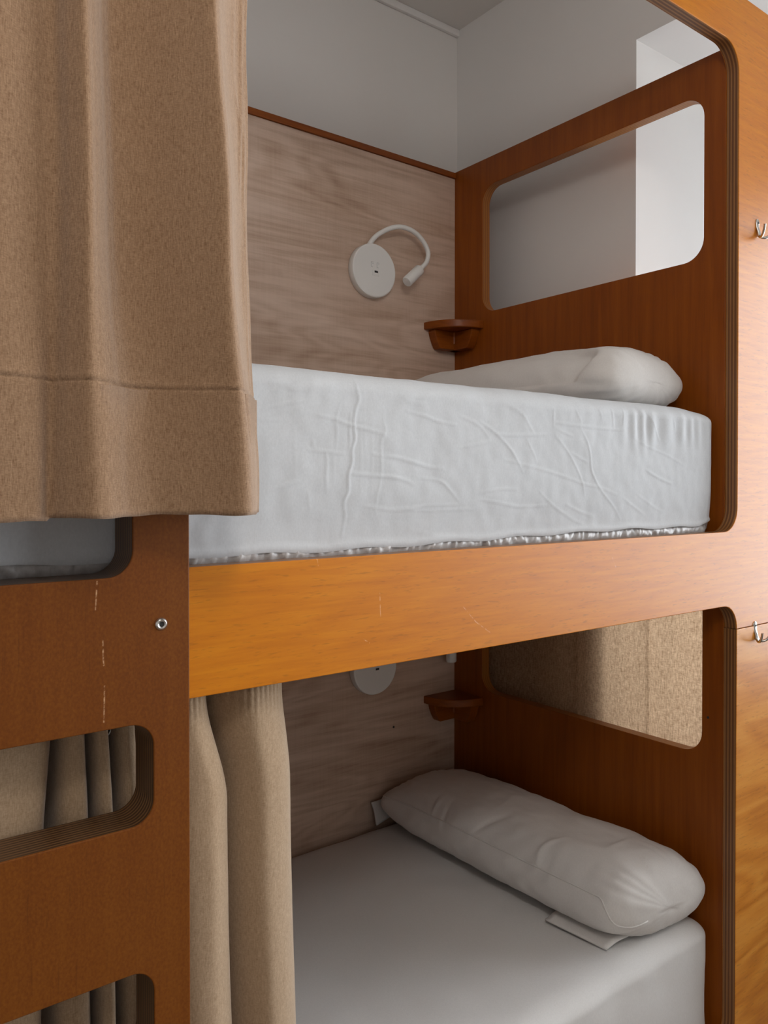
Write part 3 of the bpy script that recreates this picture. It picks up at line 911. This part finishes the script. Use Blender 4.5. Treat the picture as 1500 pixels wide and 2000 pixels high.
# window curtain in the gap behind the end panel
cw = thing('curtain', 'brown open-weave curtain behind the lower cut-out of the end panel', 'curtain', (1.798, 1.4, 0.2))
ys = np.linspace(1.0, 1.955, 260)
rows = []
for z in np.linspace(1.36, 0.2, 40):
    fold = 0.005 * np.sin(ys * 24 + 0.6 * np.sin(ys * 13) + 0.3 * np.sin(z * 3)) + 0.0012 * np.sin(ys * 83 + z * .8)
    crease = -0.010 * np.exp(-((ys - (1.222 + .004 * math.sin(z * 5))) / .005) ** 2) - 0.008 * np.exp(-((ys - 1.452) / .008) ** 2)
    rows.append(np.column_stack([1.797 + fold + crease * -0.6, ys, np.full_like(ys, z)]))
from_py('curtain_cloth', np.concatenate(rows), grid_faces(40, 260), m_curtain_win, cw, 180)
bm = bmesh.new(); add_tube(bm, [(1.797, .995, 1.365), (1.797, 1.96, 1.365)], 0.005, 10); bm_obj('rail', bm, m_steel, cw, 40)
for yy in (1.1, 1.9):
    bm = bmesh.new(); add_tube(bm, [(1.797, yy, 1.365), (1.773, yy, 1.365)], 0.004, 8); bm_obj('bracket', bm, m_steel, cw, 40)

# ------------------------------------------------------------------ reading lamps
def make_lamp(label, c, neck, head):
    x, z = c
    t = thing('reading_lamp', label, 'lamp', (x, YH, z), 'reading lamps on the back panels')
    r, th = 0.079, 0.024
    bm = bmesh.new()
    prof = [(r * .98, 0), (r, -.002), (r, -th + .004), (r - .0012, -th + .0012), (r - .004, -th), (0.0, -th)]
    n = 64
    rings = []
    for rr, y in prof[:-1]:
        rings.append([bm.verts.new((x + rr * math.cos(2 * math.pi * k / n), YH + y, z + rr * math.sin(2 * math.pi * k / n))) for k in range(n)])
    for a, b in zip(rings, rings[1:]):
        for k in range(n):
            bm.faces.new((a[k], b[k], b[(k + 1) % n], a[(k + 1) % n]))
    bm.faces.new(rings[-1]); bm.faces.new(rings[0][::-1])
    base = bm_obj('lamp_base', bm, m_plastic, t, 40)
    yf = YH - th
    # usb port with its pale surround
    port = box('usb_port', x + .004 - .0125, x + .004 + .0125, yf - .0010, yf + .001, z - .016, z + .0005, m_plastic, base, 0.0006)
    box('port_slot', x + .005 - .0062, x + .005 + .0062, yf - .0014, yf - .0008, z - .0065, z - .0005, m_port, port)
    bm = bmesh.new()
    for s in (-1, 1):
        cx = x + .0005 + s * 0.0105
        add_box(bm, cx - .0008 - .0025, cx + .0002 - .0025, yf - .0004, yf + .0002, z + .009, z + .024)
        add_box(bm, cx - .0026, cx + .0055, yf - .0004, yf + .0002, z + .023, z + .024)
        add_box(bm, cx - .0026, cx + .0030, yf - .0004, yf + .0002, z + .009, z + .010)
        add_box(bm, cx + .0015, cx + .0055, yf - .0004, yf + .0002, z + .0185, z + .0195)
    bm_obj('switch_marks', bm, m_grey, base)
    pts = catmull(neck, 40)
    bm = bmesh.new(); add_tube(bm, [tuple(p) for p in pts], 0.0072, 14); bm_obj('gooseneck', bm, m_plastic, t, 60)
    a, b = Vector(head[0]), Vector(head[1])
    d = (b - a).normalized()
    L = (b - a).length
    bm = bmesh.new()
    add_tube(bm, [a, a + d * .003, a + d * (L - .003), b], [0.0145, 0.0165, 0.0165, 0.0145], 24)
    hd = bm_obj('lamp_head', bm, m_plastic, t, 40)
    bm = bmesh.new(); add_tube(bm, [b - d * .001, b + d * .0006], 0.012, 20); bm_obj('lens', bm, m_white, hd, 40)
    return t
YN = 1.862
make_lamp('white round reading lamp with arched gooseneck on the back panel of the upper berth', (1.400, 2.134),
          [(1.385, YH - .012, 2.200), (1.391, YH - .016, 2.216), (1.412, YH - .022, 2.241), (1.450, YN, 2.264), (1.495, YN, 2.275), (1.540, YN, 2.268), (1.574, YN, 2.246), (1.589, YN - .004, 2.216), (1.582, YN - .006, 2.186), (1.560, YN - .008, 2.163), (1.545, YN - .008, 2.150)],
          ((1.553, YN - .008, 2.157), (1.500, YN - .010, 2.110)))
make_lamp('white round reading lamp below the bed rail on the back panel of the lower berth', (1.404, 0.962),
          [(1.385, YH - .012, 1.030), (1.391, YH - .016, 1.046), (1.412, YH - .022, 1.071), (1.460, YN, 1.100), (1.53, YN, 1.116), (1.61, YN, 1.110), (1.660, YN, 1.085), (1.685, YN, 1.045), (1.689, YN, 1.015), (1.690, YN, .995)],
          ((1.690, YN, 1.002), (1.690, YN, .945)))

# ------------------------------------------------------------------ corner shelves
def make_shelf(label, z):
    t = thing('corner_shelf', label, 'shelf', (XE, YH, z), 'quarter-round corner shelves')
    r = 0.130
    xe, ye = XE - .0006, YH - .0006
    arc = [(xe - r * math.cos(a), ye - r * math.sin(a)) for a in np.linspace(0, math.pi / 2, 25)]
    board('shelf_top', [[(xe, ye)] + arc], 'Z', z - .024, z, [m_trim, m_trim], t, 0.003)
    # scalloped bracket under each wall edge
    pr = [(0, 0), (.112, 0), (.112, -.008), (.108, -.022), (.100, -.040), (.092, -.054), (.088, -.057), (0, -.057)]
    board('bracket', [[(xe - a, z - .0245 + b) for a, b in pr]], 'Y', ye - .032, ye, [m_trim, m_trim], t, 0.002)
    board('bracket', [[(ye - a, z - .0245 + b) for a, b in pr]][:1], 'X', xe - .032, xe, [m_trim, m_trim], t, 0.002)
    arc2 = [(xe - .048 * math.cos(a), ye - .048 * math.sin(a)) for a in np.linspace(0, math.pi / 2, 17)]
    board('corner_block', [[(xe, ye)] + arc2], 'Z', z - .064, z - .0245, [m_trim, m_trim], t, 0.002)
    return t
make_shelf('small orange quarter-round corner shelf below the round lamp of the upper berth', 2.012)
make_shelf('small dark quarter-round corner shelf in the shaded lower berth', 0.842)

# ------------------------------------------------------------------ coat hooks
def make_hook(label, x, z):
    t = thing('coat_hook', label, 'hook', (x, YF, z), 'double coat hooks on the front post')
    y = YF
    bm = bmesh.new()
    add_tube(bm, [(x, y - .0010, z + .0225), (x, y - .0016, z + .020), (x, y - .0018, z + .012), (x, y - .0024, z + .004), (x, y - .0045, z - .008), (x, y - .0060, z - .019)], [0.0030, 0.0062, 0.0072, 0.0062, 0.0045, 0.0050], 14)
    for v in bm.verts:                      # flatten the plate against the board
        v.co.y = y - .0002 + (v.co.y - y) * (0.35 if v.co.z > z + .002 else 0.8)
    for v in bm.verts:
        v.co.y = min(v.co.y, y - .0002)
    bm_obj('hook_plate', bm, m_steel, t, 50)
    bm = bmesh.new(); add_tube(bm, [(x, y - .0026, z + .0135), (x, y - .0045, z + .0135)], [.0030, .0022], 12); bm_obj('screw', bm, m_socket, t, 40)
    for s in (-1, 1):
        pts = catmull([(x, y - .004, z - .012), (x + s * .003, y - .008, z - .020), (x + s * .009, y - .015, z - .022), (x + s * .015, y - .022, z - .017), (x + s * .019, y - .027, z - .007), (x + s * .021, y - .029, z + .001)], 18)
        bm = bmesh.new(); add_tube(bm, [tuple(p) for p in pts], [.0034 - .0008 * k / 17 for k in range(17)] + [.0030], 10)
        bm_obj('prong', bm, m_steel, t, 60)
    return t
make_hook('upper steel double hook on the right post, beside the cut-out end panel', 1.823, 2.100)
make_hook('lower steel double hook over the seam of the right post', 1.820, 1.160)
